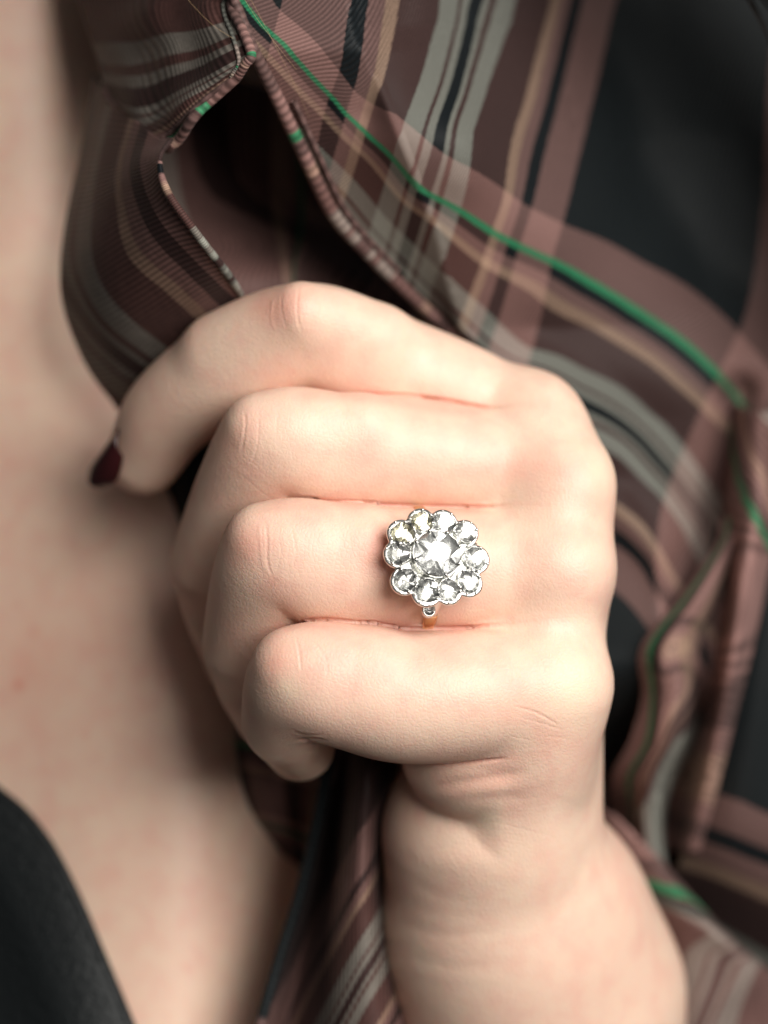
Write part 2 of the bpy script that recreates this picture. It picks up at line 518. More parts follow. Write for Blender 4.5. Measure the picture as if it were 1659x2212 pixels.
def refine(V, Fq, Nn):
    """Split the faces of the viewed side once more, curved along the vertex normals."""
    fr = (Nn[:, 1][Fq] < 0.25).any(1)
    A, B = Fq[fr], Fq[~fr]
    n = len(V)
    e = np.stack([A, np.roll(A, -1, 1)], -1).reshape(-1, 2)
    key = np.sort(e, 1); key = key[:, 0] * n + key[:, 1]
    u, inv = np.unique(key, return_inverse=True)
    def phong(ix):
        m = V[ix].mean(1); acc = np.zeros_like(m)
        for k in range(ix.shape[1]):
            p, nn = V[ix[:, k]], Nn[ix[:, k]]
            acc += m - ((m - p) * nn).sum(1, keepdims=True) * nn
        nm = Nn[ix].mean(1)
        return m * 0.3 + acc / ix.shape[1] * 0.7, nm / (np.linalg.norm(nm, axis=1, keepdims=True) + 1e-12)
    mid, mn = phong(np.stack([u // n, u % n], 1)); cen, cn = phong(A)
    em = (n + inv).reshape(-1, 4); fc = n + len(u) + np.arange(len(A))
    NF = np.stack([np.stack([A[:, k], em[:, k], fc, em[:, k - 1]], -1) for k in range(4)], 1).reshape(-1, 4)
    return np.concatenate([V, mid, cen]), np.concatenate([NF, B]), np.concatenate([Nn, mn, cn])

def build_hand():
    lo = np.array([-0.050, -0.004, -0.090]); hi = np.array([0.052, 0.082, 0.036])
    V, Fq = surface_nets(lo, hi, 0.0007)
    V, Fq = subdivide(V, Fq)
    for _ in range(2):
        g = gradient(V, 0.0003)
        V = V - g * np.clip(sdf(V), -0.0006, 0.0006)[:, None]
    e = np.concatenate([Fq[:, [0, 1]], Fq[:, [1, 2]], Fq[:, [2, 3]], Fq[:, [3, 0]]])
    deg = np.bincount(e.ravel(), minlength=len(V))[:, None]
    for _ in range(5):
        acc = np.stack([np.bincount(e[:, 0], V[e[:, 1], k], len(V)) + np.bincount(e[:, 1], V[e[:, 0], k], len(V)) for k in range(3)], 1)
        V = V * 0.5 + acc / deg * 0.5
    g = gradient(V, 0.0004)
    return refine(V, Fq, g)

HV, HF, HG = build_hand()
hx, hy_ = Q(HV)
front = smooth01(-HG[:, 1], -0.15, 0.25)

# creases and wrinkles pressed into the skin: polyline, half-width, depth (mm, + = groove)
CREASE = [
 ([(923, 1703), (1017, 1687), (1108, 1673), (1145, 1655)], 14, 0.24),
 ([(1000, 1727), (1060, 1724), (1141, 1722)], 12, 0.12),
 # middle joints
 ([(572, 1120), (577, 1160), (578, 1215), (592, 1255)], 3.2, 0.11), ([(560, 1122), (563, 1180), (570, 1240)], 4, -0.10),
 ([(602, 1150), (606, 1200), (590, 1256)], 2.2, 0.07), ([(628, 1130), (640, 1190), (632, 1230)], 2.5, 0.06),
 ([(590, 1190), (640, 1165)], 2, 0.05), ([(600, 1215), (635, 1185)], 2, 0.05),
 ([(526, 880), (530, 920), (520, 985)], 3.2, 0.10), ([(560, 880), (556, 960), (540, 1010)], 2.6, 0.08), ([(600, 880), (596, 940)], 2.4, 0.06),
 ([(515, 1020), (560, 1060), (600, 1085)], 2.2, 0.05), ([(520, 985), (560, 1010)], 2, 0.04),
 ([(640, 1375), (648, 1420), (650, 1455)], 3.0, 0.10), ([(665, 1378), (690, 1400), (706, 1430), (708, 1470)], 2.6, 0.08),
 ([(690, 1415), (760, 1418), (820, 1420)], 2.2, 0.05), ([(700, 1440), (780, 1443)], 2.2, 0.04), ([(660, 1470), (708, 1440)], 2.2, 0.06), ([(650, 1400), (690, 1395)], 2, 0.05),
 ([(645, 615), (642, 680), (652, 720)], 3, 0.10), ([(610, 625), (608, 670), (620, 715)], 2.5, 0.08), ([(700, 628), (690, 690)], 2.5, 0.06), ([(590, 640), (586, 690), (600, 720)], 3, -0.08),
 # underside of the little finger's bend
 ([(640, 1600), (672, 1596), (706, 1600)], 3.5, 0.22), ([(630, 1578), (660, 1588), (696, 1588)], 3, 0.16), ([(660, 1625), (690, 1616)], 3, 0.10),
 ([(560, 1640), (590, 1650), (640, 1632)], 3, 0.07),
 # base of the little finger
 ([(1088, 1395), (1105, 1440), (1112, 1500)], 4, 0.07), ([(1060, 1395), (1085, 1420), (1095, 1470)], 4, 0.05),
 ([(1130, 1390), (1165, 1420), (1180, 1470)], 3, 0.06), ([(1150, 1385), (1190, 1425), (1205, 1470)], 3, 0.06), ([(1175, 1390), (1215, 1430), (1225, 1470)], 3, 0.05),
 ([(1110, 1525), (1160, 1540), (1210, 1568)], 3.0, 0.13), ([(1120, 1548), (1180, 1566), (1222, 1580)], 2.5, 0.08), ([(1180, 1590), (1225, 1595)], 2.5, 0.08),
 ([(1060, 1640), (1085, 1590), (1092, 1560)], 2.5, 0.07), ([(1030, 1630), (1048, 1590)], 2.2, 0.05), ([(1130, 1650), (1180, 1600)], 2.5, 0.05),
 ([(1100, 1590), (1150, 1600)], 2, 0.05), ([(1050, 1770), (1200, 1810)], 3, 0.04),
 # bend of the wrist and forearm
 ([(850, 1990), (960, 2020), (1100, 2010)], 14, 0.10), ([(860, 2060), (980, 2090), (1120, 2080)], 15, 0.10), ([(880, 1900), (960, 1940), (1040, 1950)], 14, 0.07),
 ([(850, 1830), (920, 1880), (1000, 1900)], 14, 0.06),
]
disp = np.zeros(len(HV))
near = np.flatnonzero((hx < 1190) & (hy_ < 1800) & (HG[:, 1] < 0.4))
seam = np.full(len(HV), 1.0)
for i in range(0, len(near), 150000):
    ix = near[i:i + 150000]
    seam[ix] = _sdf(HV[ix].astype(np.float32), True)
fade = 1 - smooth01(hx, 985, 1110)
disp -= 0.0012 * np.exp(-(seam / 0.00032) ** 2) * fade
for poly, wd, dp in CREASE:
    c = cr(poly, 14) if len(poly) > 2 else np.array(poly, float)
    x0, y0 = c.min(0) - wd * 4; x1, y1 = c.max(0) + wd * 4
    m = (hx > x0) & (hx < x1) & (hy_ > y0) & (hy_ < y1) & (front > 0)
    dd, fr = seg_dist(hx[m], hy_[m], c)
    taper = np.clip(np.minimum(fr, 1 - fr) * 5, 0.12, 1)
    dp *= 0.55 if dp < 0.2 else 0.8
    wd *= 0.85
    disp[m] -= dp * 1e-3 * np.exp(-(dd / wd) ** 2) * taper * front[m]
    if dp > 0.05:   # skin heaped up beside a groove
        disp[m] += dp * 0.35e-3 * np.exp(-((dd - 2.2 * wd) / wd) ** 2) * taper * front[m]
# the ring presses into its finger
dd, _ = seg_dist(hx, hy_, [(930, 1130), (928, 1240), (912, 1340)])
disp -= 0.0004 * np.exp(-(dd / 26) ** 2) * front * (np.abs(hy_ - 1222) < 130)
HV = HV + HG * disp[:, None]

def blob(x, y, cx, cy, rx, ry):
    return np.exp(-(((x - cx) / rx) ** 2 + ((y - cy) / ry) ** 2))

flush_shade = 0.34 * np.exp(-(seam / 0.0007) ** 2) * np.clip(fade + 0.35, 0, 1)  # dark red in the finger seams paints in their shade
for cx, cy, rx, ry, a in [(590, 665, 55, 45, .55), (660, 640, 30, 30, .2), (500, 950, 55, 60, .35), (530, 1180, 45, 55, .42), (590, 1255, 14, 12, .35),
                          (600, 1420, 40, 60, .38), (1140, 1010, 120, 40, .30), (1250, 1090, 70, 60, .22), (1120, 1220, 100, 60, .18), (1130, 1500, 70, 60, .28),
                          (810, 1190, 40, 50, .60), (830, 1160, 30, 30, .3), (1200, 1590, 60, 40, .22), (300, 900, 60, 60, .2), (400, 1250, 60, 80, .25),
                          (1050, 1700, 160, 40, .12), (860, 1440, 150, 60, .10), (720, 1240, 120, 50, .08), (470, 1350, 60, 80, .18)]:
    flush_shade += a * blob(hx, hy_, cx, cy, rx, ry)  # natural redness of knuckles and skin
for poly, wd, dp in CREASE:
    if dp > 0.12:
        dd, fr = seg_dist(hx, hy_, poly)
        flush_shade += min(0.5, dp) * 0.6 * np.exp(-(dd / (wd * 1.6)) ** 2) * np.clip(np.minimum(fr, 1 - fr) * 5, 0, 1)
for poly in ([(660, 856), (800, 864), (1000, 890), (1050, 880)], [(560, 1100), (760, 1090), (960, 1108), (1030, 1098)], [(600, 1350), (900, 1358), (1020, 1355), (1100, 1335)],
             [(864, 1652), (971, 1642), (1004, 1624)], [(864, 1676), (913, 1722), (962, 1751), (1027, 1769)]):
    dd, fr = seg_dist(hx, hy_, cr(poly, 16))
    flush_shade += 0.2 * np.exp(-(dd / 11) ** 2)  # dark red line along the finger creases, shade put into the colour
highlight_tint = np.zeros(len(HV))  # paler patches paint highlights onto knuckles and wrist
for cx, cy, rx, ry, a in [(1240, 1500, 45, 70, .75), (1050, 1768, 35, 28, .7), (630, 1490, 28, 26, .55), (540, 1120, 25, 25, .25), (500, 905, 30, 30, .3), (1300, 1010, 30, 60, .4), (1100, 1850, 80, 70, .3)]:
    highlight_tint += a * blob(hx, hy_, cx, cy, rx, ry)

# ------------------------------------------------------------------ the chest
CH_X = [-420, 0, 240, 450, 640, 1000]
CH_Y = [-250, 300, 850, 1400, 1950, 2500]
CH_D = [[7.6, 6.9, 7.7, 8.8, 9.6, 10.6], [7.7, 6.8, 7.5, 8.6, 9.6, 10.6], [7.6, 6.5, 6.4, 6.9, 8.2, 10.4],
        [7.5, 6.1, 5.5, 5.5, 7.0, 10.2], [7.4, 5.8, 5.1, 5.2, 6.8, 10.0], [7.2, 5.5, 4.8, 5.1, 6.8, 10.0]]
def chest_grid(n):
    net = np.array([[P(x, y, d) for x, d in zip(CH_X, row)] for y, row in zip(CH_Y, CH_D)])
    a = cr(net, n)
    return cr(a.transpose(1, 0, 2), n).transpose(1, 0, 2)
CG = chest_grid(260)
for _ in range(140):      # flesh has no spline ripples
    c = CG.copy()
    c[1:-1] = (CG[:-2] + 2 * CG[1:-1] + CG[2:]) / 4; e = c.copy()
    e[:, 1:-1] = (c[:, :-2] + 2 * c[:, 1:-1] + c[:, 2:]) / 4; CG = e
CV = CG.reshape(-1, 3); CF = grid_faces(260, 260)
cx_, cy_ = Q(CV)
cflush = 0.55 * blob(cx_, cy_, 40, 1480, 12, 12) + 0.25 * blob(cx_, cy_, 60, 1450, 90, 90) + 0.12 * blob(cx_, cy_, 200, 1300, 250, 300)
rng = np.random.default_rng(11)
for k in range(26):
    fx, fy = rng.uniform(0, 520), rng.uniform(700, 2200)
    rr = rng.uniform(7, 16)
    cflush += rng.uniform(0.1, 0.3) * blob(cx_, cy_, fx, fy, rr, rr)
nb = len(HV)
BV = np.concatenate([HV, CV]); BF = np.concatenate([HF, CF + nb])
body = mk("person", BV, BF, SKIN)
body["label"] = "person's left hand with dark nails clutching a plaid shirt open over bare chest"
body["category"] = "person"
for nm, a, b in (("flush_shade", flush_shade, cflush), ("highlight_tint", highlight_tint, np.zeros(len(CV)))):
    at = body.data.attributes.new(nm, 'FLOAT', 'POINT')
    at.data.foreach_set("value", np.clip(np.concatenate([a, b]), 0, 0.9).astype(np.float32))

# index fingernail: a curved plate on the far-left side of the fingertip
def nail():
    L_ = cr([P(258, 925, 3.55), P(222, 975, 3.75), P(196, 1010, 4.0), P(190, 1032, 4.15)], 18)
    R_ = cr([P(266, 985, 3.55), P(262, 1010, 3.62), P(250, 1040, 3.75), P(222, 1056, 4.0)], 18)
    rows = []
    for i in range(18):
        t = np.linspace(0, 1, 12)[:, None]
        bow = np.sin(t * math.pi) * 0.0011
        rows.append(L_[i] * (1 - t) + R_[i] * t + np.array([-0.55, -0.75, -0.2]) * bow)
    V = np.array(rows).reshape(-1, 3)
    o = mk("fingernail", V, grid_faces(18, 12), POLISH, body)
    s = o.modifiers.new("thickness", 'SOLIDIFY'); s.thickness = 0.0005; s.offset = 0
    o["label"] = "long dark burgundy nail on the index fingertip"
nail()

# a few loose blond hairs falling past the collar
HAIR, hnt, hb = node_mat("blond_hair")
hb.inputs["Base Color"].default_value = (0.45, 0.30, 0.16, 1); hb.inputs["Roughness"].default_value = 0.35
for pts in ([(505, -40, 1.0), (548, 30, 0.8), (600, 100, 0.9), (640, 150, 1.2)], [(520, -40, 1.4), (575, 60, 1.2), (640, 190, 1.5), (670, 260, 2.2)],
            [(380, -30, 1.4), (455, 50, 1.1), (540, 105, 1.2)]):
    c = cr([P(*q) for q in pts], 40)
    V, F = tube(c, 0.00002, 5)
    mk("hair_strand", V, F, HAIR, body)
# dark hair lock mostly out of view, moved there to shade the shirt
LOCK, hnt, hb = node_mat("dark_hair")
hb.inputs["Base Color"].default_value = (0.014, 0.008, 0.005, 1); hb.inputs["Roughness"].default_value = 0.65
rng = np.random.default_rng(5)
Vs, Fs, off = [], [], 0
main = cr(np.array([(980, -1100, 2.5), (1320, -660, 2.2), (1620, -300, 2.6), (1840, 0, 3.2), (1960, 360, 3.8), (2020, 700, 4.2)], float), 40)
for k in range(420):
    o_ = np.array([rng.normal(0, 75), rng.normal(0, 55), rng.normal(0, 0.5)])
    wv = 12 * np.sin(np.linspace(0, 7, 40) + rng.uniform(0, 6))[:, None] * np.array([1, -0.6, 0.0])
    q = main + o_ + wv
    V, F = tube(P(q[:, 0], q[:, 1], q[:, 2]), 0.00022, 5)
    Vs.append(V); Fs.append(F + off); off += len(V)
lock = mk("hair_lock", np.concatenate(Vs), np.concatenate(Fs), LOCK, body)
lock["kind"] = "stuff"

# ------------------------------------------------------------------ black satin top
TE = [(-260, 1560), (-60, 1670), (0, 1708), (60, 1758), (110, 1822), (150, 1895), (185, 1972), (225, 2070), (262, 2160), (300, 2260), (360, 2440)]
top = empty("satin_top", P(0, 2212, 3.0), "black satin top with a curved neckline against the bare chest", "top")
TR = np.array(top.location)
from mathutils.bvhtree import BVHTree
bvh = BVHTree.FromPolygons([tuple(v) for v in CV], CF.tolist())
def on_chest(qx, qy, lift):
    a = Vector((0, -D, 0)); b = Vector(P(qx, qy, 5.0)) - a
    h, nrm, _, _ = bvh.ray_cast(a, b.normalized())
    if h is None: return P(qx, qy, 4)
    if nrm.y > 0: nrm = -nrm
    return np.array(h + nrm * lift)
edge = cr(np.array(TE, float), 70)
rows = []
for k in range(40):
    t = (k / 39) ** 1.3
    rr = edge * (1 - t) + (np.array([-500, 2600]) * 0.35 + edge * 0.65 + np.array([-420, 160])) * t
    lift = 0.0012 + 0.0022 * min(1, k / 9) + 0.0015 * math.sin(k * 0.35) * t
    rows.append([on_chest(max(-415, x), min(2495, y), lift) for x, y in rr])
R = np.array(rows)
o = mk("bodice", R.reshape(-1, 3), grid_faces(40, 70), SATIN, top, root=TR)
s = o.modifiers.new("thickness", 'SOLIDIFY'); s.thickness = 0.0006; s.offset = -1
V, F = tube(R[0], 0.0009, 10)
mk("neckline_binding", V, F, SATIN, top, root=TR)

# ------------------------------------------------------------------ plaid shirt
shirt = empty("plaid_shirt", P(1300, 2212, 6.0), "brown plaid twill shirt with green stripes gathered in the fist", "shirt")
SR = np.array(shirt.location)

def thicken(o, t=0.0006):
    s = o.modifiers.new("thickness", 'SOLIDIFY'); s.thickness = t; s.offset = 0
    return o

def net(name, rows, us, vs, nr=90, nc=90, mat=None, t=0.0006, wr=0.0):
    """rows: control points (x, y, depth); us: fabric coordinate per column, vs: per row."""
    A = np.array([[P(*p) for p in r] for r in rows])
    if callable(us): us = np.array([[us(p[0], p[1]) for p in r] for r in rows])
    if np.ndim(us) == 1: us = np.broadcast_to(np.array(us, float), A.shape[:2])
    if np.ndim(vs) == 1: vs = np.broadcast_to(np.array(vs, float)[:, None], A.shape[:2])
    A = np.concatenate([A, np.array(us, float)[..., None], np.array(vs, float)[..., None]], -1)
    B = cr(A, nr); B = cr(B.transpose(1, 0, 2), nc).transpose(1, 0, 2)
    if wr:
        a, b = np.meshgrid(np.linspace(0, 1, nr), np.linspace(0, 1, nc), indexing='ij')
        ph = len(name)
        B[..., 1] += wr * 0.01 * (np.sin(9 * a + 5 * b + ph) + 0.7 * np.sin(17 * b - 6 * a + 2 * ph) + 0.5 * np.sin(23 * a + 11 * b)) * np.sin(np.pi * np.clip(b, 0.04, 0.96))
    o = mk(name, B[..., :3].reshape(-1, 3), grid_faces(nr, nc), mat or PLAID, shirt, uv=B[..., 3:].reshape(-1, 2), root=SR)
    thicken(o, t)
    return B

# --- large front panel: fabric coordinates fitted to the woven lines
def tps(pts, val, lam=30.0):
    pts = np.array(pts, float) / 500; val = np.array(val, float)
    n = len(pts)
    r2 = ((pts[:, None] - pts[None]) ** 2).sum(-1)
    K = 0.5 * r2 * np.log(r2 + 1e-12) + np.eye(n) * lam * 1e-4
    Pm = np.concatenate([np.ones((n, 1)), pts], 1)
    A = np.block([[K, Pm], [Pm.T, np.zeros((3, 3))]])
    s = np.linalg.solve(A, np.concatenate([val, np.zeros(3)]))
    def f(x, y):
        q = np.stack([x, y], -1).reshape(-1, 2) / 500
        r2 = ((q[:, None] - pts[None]) ** 2).sum(-1)
        return (0.5 * r2 * np.log(r2 + 1e-12) @ s[:n] + s[n] + q @ s[n + 1:]).reshape(np.shape(x))
    return f

WEFT = {30: [(600, 20), (763, 196), (850, 245), (1005, 357), (1134, 445), (1228, 492), (1383, 567), (1518, 648), (1619, 749)],
        41.4: [(540, 20), (607, 88), (722, 209), (810, 304), (911, 411), (1012, 465), (1100, 519), (1214, 573), (1349, 654), (1450, 722), (1545, 805), (1612, 884)],
        50: [(661, 209), (796, 337), (918, 459), (1039, 560), (1147, 614), (1282, 695), (1417, 782), (1510, 862), (1592, 938)],
        61: [(800, 425), (930, 560), (1140, 755), (1260, 800), (1400, 888), (1500, 1000), (1540, 1060)],
        73: [(770, 500), (960, 690), (1150, 812), (1230, 856), (1320, 905), (1420, 1000), (1510, 1112)],
        84: [(1180, 930), (1340, 990), (1420, 1070), (1470, 1140)],
        95: [(1250, 1060), (1340, 1107), (1410, 1180), (1440, 1235)],
        101: [(1250, 1120), (1331, 1155), (1397, 1212), (1425, 1270)],
        112: [(1250, 1255), (1331, 1283), (1370, 1322)],
        135: [(1300, 1500), (1340, 1640)],
        19: [(1500, 330), (1659, 480), (1250, 170)], 5: [(1400, -200), (1659, 20), (1100, -260), (900, -330)]}
WARP = {142: [(1332, 0), (1300, 130), (1270, 260), (1240, 380), (1215, 480), (1190, 570), (1174, 660), (1150, 760), (1120, 880)],
        133: [(1241, 0), (1187, 223), (1134, 432), (1100, 540), (1039, 742)],
        126: [(1197, 0), (1140, 222), (1093, 432), (1050, 560), (999, 701)],
        110: [(1085, 40), (1039, 169), (1003, 280)],
        105: [(1014, 34), (978, 202), (945, 324), (918, 405)],
        100: [(966, 34), (924, 182), (885, 290)],
        82: [(772, 34), (757, 169), (727, 277), (701, 368)],
        77: [(712, 180), (690, 235), (678, 290)],
        120: [(1250, 1300), (1300, 1450), (1280, 1600)], 138: [(1390, 1300), (1398, 1500), (1340, 1650)],
        172: [(1659, 10), (1625, 400), (1580, 700)],
        180: [(1640, 800), (1560, 1000), (1500, 1130)]}
# one repeat of the warp, in the order the photograph shows it, is fitted to the same stripe table
WMAP = {142: 112 + 0, 133: 101, 126: 95, 110: 81.5, 105: 73, 100: 64, 82: 44.5, 77: 50 - 8, 172: 140, 180: 150, 120: 120, 138: 138}
pu, vu, pv, vv = [], [], [], []
for k, l in WARP.items():
    for q in l: pu.append(q); vu.append(WMAP[k])
for k, l in WEFT.items():
    for q in l: pv.append(q); vv.append(k)
fu, fv = tps(pu, vu), tps(pv, vv)

E1 = [(180, -640), (330, -330), (430, -110), (500, -10), (548, 110), (600, 215), (660, 340), (720, 460), (800, 550), (890, 640), (985, 725), (1090, 830), (1150, 1000), (1190, 1250), (1200, 1420), (1205, 1600), (1210, 1900), (1220, 2400)]
E2 = np.array([(760, 60), (830, 200), (870, 300), (940, 480), (968, 590), (995, 705), (1020, 820)], float)
e1 = cr(np.array(E1, float), 210)
e2c = cr(E2, 60)
def front_depth(x, y):
    x1 = np.interp(y, e1[:, 1], e1[:, 0])
    x2 = np.maximum(np.interp(y, e2c[:, 1], e2c[:, 0]), x1 + 30)
    d1 = np.interp(y, [-640, -110, 110, 340, 550, 715, 900, 1400], [2.6, 1.4, 1.5, 2.6, 3.8, 4.7, 5.6, 6.0])
    tgt = 6.2 + 0.0010 * np.maximum(0, x - 1000) + 0.0009 * np.maximum(0, 300 - y)
    am = 0.45 * smooth01(y, 60, 330)
    fl = np.clip((x - x1) / (x2 - x1), 0, 1)
    d2 = d1 - am
    d = np.where(x < x2, d1 - am * fl + 0.25 * am * np.sin(fl * math.pi), d2 + (tgt - d2) * smooth01(x, x2 - 60, x2 + 560))
    d = d + 3.4 * smooth01(y, 1430, 1720)
    for poly, wd, a in [([(1000, 300), (1200, 470), (1500, 700), (1659, 900)], 110, -0.45), ([(1150, 720), (1350, 860), (1560, 1120)], 60, 0.25), ([(1180, 860), (1380, 1000), (1480, 1160)], 45, -0.25),
                        ([(1330, 560), (1480, 600), (1700, 640)], 90, 0.08), ([(1420, -200), (1380, 300), (1330, 480)], 80, 0.10), ([(1500, 300), (1480, 420), (1430, 560)], 90, -0.10),
                        ([(1100, 0), (1040, 250), (1000, 380)], 50, -0.15), ([(860, 0), (830, 140), (800, 240)], 45, 0.2), ([(1600, 850), (1560, 1050), (1480, 1300)], 40, 0.7), ([(1340, 1100), (1440, 1230), (1440, 1400)], 40, -0.3)]:
        q, _ = seg_dist(x, y, cr(poly, 24))
        d += a * np.exp(-(q / wd) ** 2)
    return d
rows = []
NC = 150
for i in range(len(e1)):
    x = e1[i, 0] + (1800 - e1[i, 0]) * np.linspace(0, 1, NC)
    rows.append(np.stack([x, np.full(NC, e1[i, 1]) + np.linspace(0, 1, NC) * 0], -1))
G = np.array(rows)
fd = front_depth(G[..., 0], G[..., 1])
FV = P(G[..., 0], G[..., 1], fd)
uvF = np.stack([fu(G[..., 0], G[..., 1]), fv(G[..., 0], G[..., 1])], -1)
o = mk("front_panel", FV.reshape(-1, 3), grid_faces(*G.shape[:2]), PLAID, shirt, uv=uvF.reshape(-1, 2), root=SR)
thicken(o)
# rolled, topstitched front edge
def piping(name, pts, rad, uv0, uv1, n=10, mat=None, vc=150.0):
    V, F = tube(pts, rad, n)
    k = len(pts)
    t = np.linspace(0, 1, k)
    u = np.repeat(uv0[0] + (uv1[0] - uv0[0]) * t, n); v = np.repeat(uv0[1] + (uv1[1] - uv0[1]) * t, n) + np.tile(np.arange(n) * 0.04, k)
    return mk(name, V, F, mat or PLAID, shirt, uv=np.stack([u, v], -1), root=SR)
ed = FV[:, 0].copy(); ed[:, 1] -= 0.0008
piping("rolled_edge", ed[36:126], np.interp(np.arange(90), [0, 20, 60, 89], [0.0007, 0.0010, 0.0012, 0.0009]), (36, 2), (36, 108))

ts = FV[:, 4].copy(); ts[:, 1] -= 0.0009
piping("topstitch", ts[62:104], 0.00045, (106, 2), (106, 30), 6)

# --- collar end: the folded tab at the upper left
B = net("collar", [
    [(60, -640, 6.50), (170, -630, 5.10), (260, -620, 3.90), (340, -600, 3.10), (420, -560, 2.70)],
    [(150, -120, 5.50), (260, -110, 4.10), (370, -100, 2.90), (450, -90, 2.10), (520, -60, 1.80)],
    [(185, 40, 5.10), (270, 40, 3.70), (350, 30, 2.60), (440, 20, 1.80), (500, 10, 1.50)],
    [(215, 130, 4.70), (290, 130, 3.30), (370, 110, 2.30), (450, 90, 1.50), (524, 66, 1.20)],
    [(238, 215, 4.10), (300, 240, 2.80), (375, 210, 2.00), (460, 165, 1.30), (543, 118, 1.00)],
    [(300, 270, 3.10), (322, 290, 2.50), (372, 262, 1.90), (450, 200, 1.35), (530, 140, 1.05)],
    [(362, 322, 2.10), (368, 318, 2.00), (392, 296, 1.80), (440, 232, 1.45), (512, 168, 1.15)]],
    [53, 55, 56, 58, 59], [124, 98, 89, 79.5, 70, 52, 37], mat=plaid_material("plaid_twill_collar", 0.62, (35.0, 1.0), 0.24), wr=0.10)
A = B[..., :3]
lift = np.array([0, -0.0006, 0.0])
piping("collar_seam", A[:, -1] + lift, 0.00075, (40, 2), (36, 60))
piping("collar_seam", A[-1, ::-1] + lift, 0.0008, (37, 35), (41.5, 60))
piping("collar_seam", A[56:, 0] + lift, 0.0007, (33, 20), (33, 70))
piping("topstitch", A[15:, -8] + lift * 0.8, 0.00035, (70, 2), (70, 60), 6)
piping("topstitch", A[-9, 8:] + lift * 0.8, 0.00035, (40, 2), (40, 20), 6)

# --- placket under the collar, running down into the fist
B = net("placket", [
    [(205, 160, 5.30), (250, 215, 3.80), (300, 262, 2.80), (345, 300, 2.00), (372, 300, 1.70)],
    [(176, 330, 5.30), (215, 350, 3.70), (265, 360, 2.70), (318, 355, 1.80), (346, 345, 1.40)],
    [(150, 450, 4.90), (200, 455, 3.50), (262, 440, 2.50), (325, 430, 1.70), (362, 415, 1.25)],
    [(134, 570, 4.60), (190, 580, 3.40), (272, 555, 2.40), (360, 520, 1.70), (428, 510, 1.30)],
    [(142, 670, 4.60), (215, 690, 3.50), (310, 660, 2.70), (420, 610, 2.10), (490, 590, 1.90)],
    [(190, 790, 4.90), (270, 790, 4.00), (360, 745, 3.40), (460, 690, 3.00), (530, 650, 2.80)],
    [(258, 885, 5.20), (330, 870, 4.50), (430, 830, 4.10), (520, 780, 3.90), (590, 730, 3.70)],
    [(330, 1000, 5.40), (400, 980, 5.00), (480, 930, 4.80), (560, 880, 4.70), (640, 830, 4.60)]],
    [[71, 84, 98, 107, 113], [71, 83, 96, 105, 112], [74, 83, 95, 103, 112], [74, 81, 93, 101, 108], [68, 77, 88, 99, 106], [62, 71, 84, 96, 104], [58, 66, 80, 92, 102], [56, 64, 78, 90, 100]],
    [52, 53, 54, 55, 56, 57, 58, 59], mat=plaid_material("plaid_twill_placket", 0.62, (1.0, 62.0), 0.42), wr=0.03)
A = B[..., :3]
piping("buttonhole_edge", A[14:62, -1] + lift, np.interp(np.arange(48), [0, 10, 40, 47], [0.0004, 0.0006, 0.0006, 0.0005]), (104, 104), (66, 60))

# --- inside of the shirt seen through the opening
net("inner_panel", [
    [(250, 120, 6.0), (430, 150, 6.6), (600, 200, 7.4), (700, 240, 7.8), (860, 280, 8.2)],
    [(300, 380, 5.6), (440, 400, 6.0), (600, 420, 6.6), (705, 440, 7.0), (860, 480, 7.8)],
    [(330, 520, 5.2), (480, 520, 5.4), (610, 520, 5.9), (696, 520, 6.2), (880, 600, 7.6)],
    [(380, 640, 4.9), (520, 620, 4.9), (620, 600, 5.2), (668, 600, 5.4), (900, 700, 7.2)],
    [(420, 800, 5.4), (560, 780, 5.4), (640, 760, 5.6), (660, 760, 5.8), (960, 820, 7.2)]],
    [[112, 101, 97, 92, 88], [112, 103, 97, 92, 88], [112, 110, 104, 101.5, 97], [110, 106, 104, 102, 97], [110, 106, 104, 102, 97]], [[66, 58, 50, 33, 31]] * 5)

# --- shirt tail hanging below the fist
B = net("shirt_tail", [
    [(690, 1480, 4.2), (740, 1490, 3.8), (800, 1500, 3.6), (850, 1510, 3.9), (900, 1520, 4.6)],
    [(712, 1600, 4.2), (745, 1610, 4.1), (785, 1620, 3.3), (825, 1640, 3.5), (862, 1650, 4.6)],
    [(690, 1750, 4.3), (720, 1760, 4.8), (762, 1770, 3.2), (800, 1780, 3.2), (832, 1790, 4.4)],
    [(650, 1920, 4.3), (690, 1930, 5.0), (745, 1930, 3.2), (795, 1940, 3.0), (832, 1950, 4.2)],
    [(600, 2080, 4.1), (650, 2090, 5.0), (730, 2080, 3.2), (800, 2080, 2.9), (850, 2090, 4.0)],
    [(560, 2220, 3.9), (620, 2230, 4.6), (720, 2230, 3.2), (810, 2220, 2.8), (880, 2220, 3.8)],
    [(530, 2340, 3.9), (600, 2340, 4.4), (710, 2340, 3.2), (820, 2340, 2.8), (910, 2340, 3.6)]],
    lambda x, y: 73 + (y - 1.9 * (850 - x) - 1985) / 7.5,
    [52, 53, 54, 55, 56, 57, 58], mat=plaid_material("plaid_twill_tail", 0.62, (3.1, -59.0), 0.42), wr=0.05)
A = B[..., :3]
piping("rolled_edge", A[:, 0] + lift, 0.0009, (5, 5), (36, 20))
net("inner_fold", [
    [(480, 1500, 6.2), (560, 1500, 5.6), (650, 1520, 5.2), (760, 1540, 5.4)],
    [(500, 1620, 6.0), (560, 1630, 5.0), (650, 1650, 5.4), (740, 1660, 5.6)],
    [(520, 1730, 6.0), (580, 1740, 5.6), (650, 1760, 6.0), (720, 1780, 6.2)],
    [(560, 1840, 6.8), (620, 1850, 6.6), (660, 1880, 6.8), (700, 1900, 7.0)]],
    [20, 38, 46, 60], [20, 44, 56, 10])

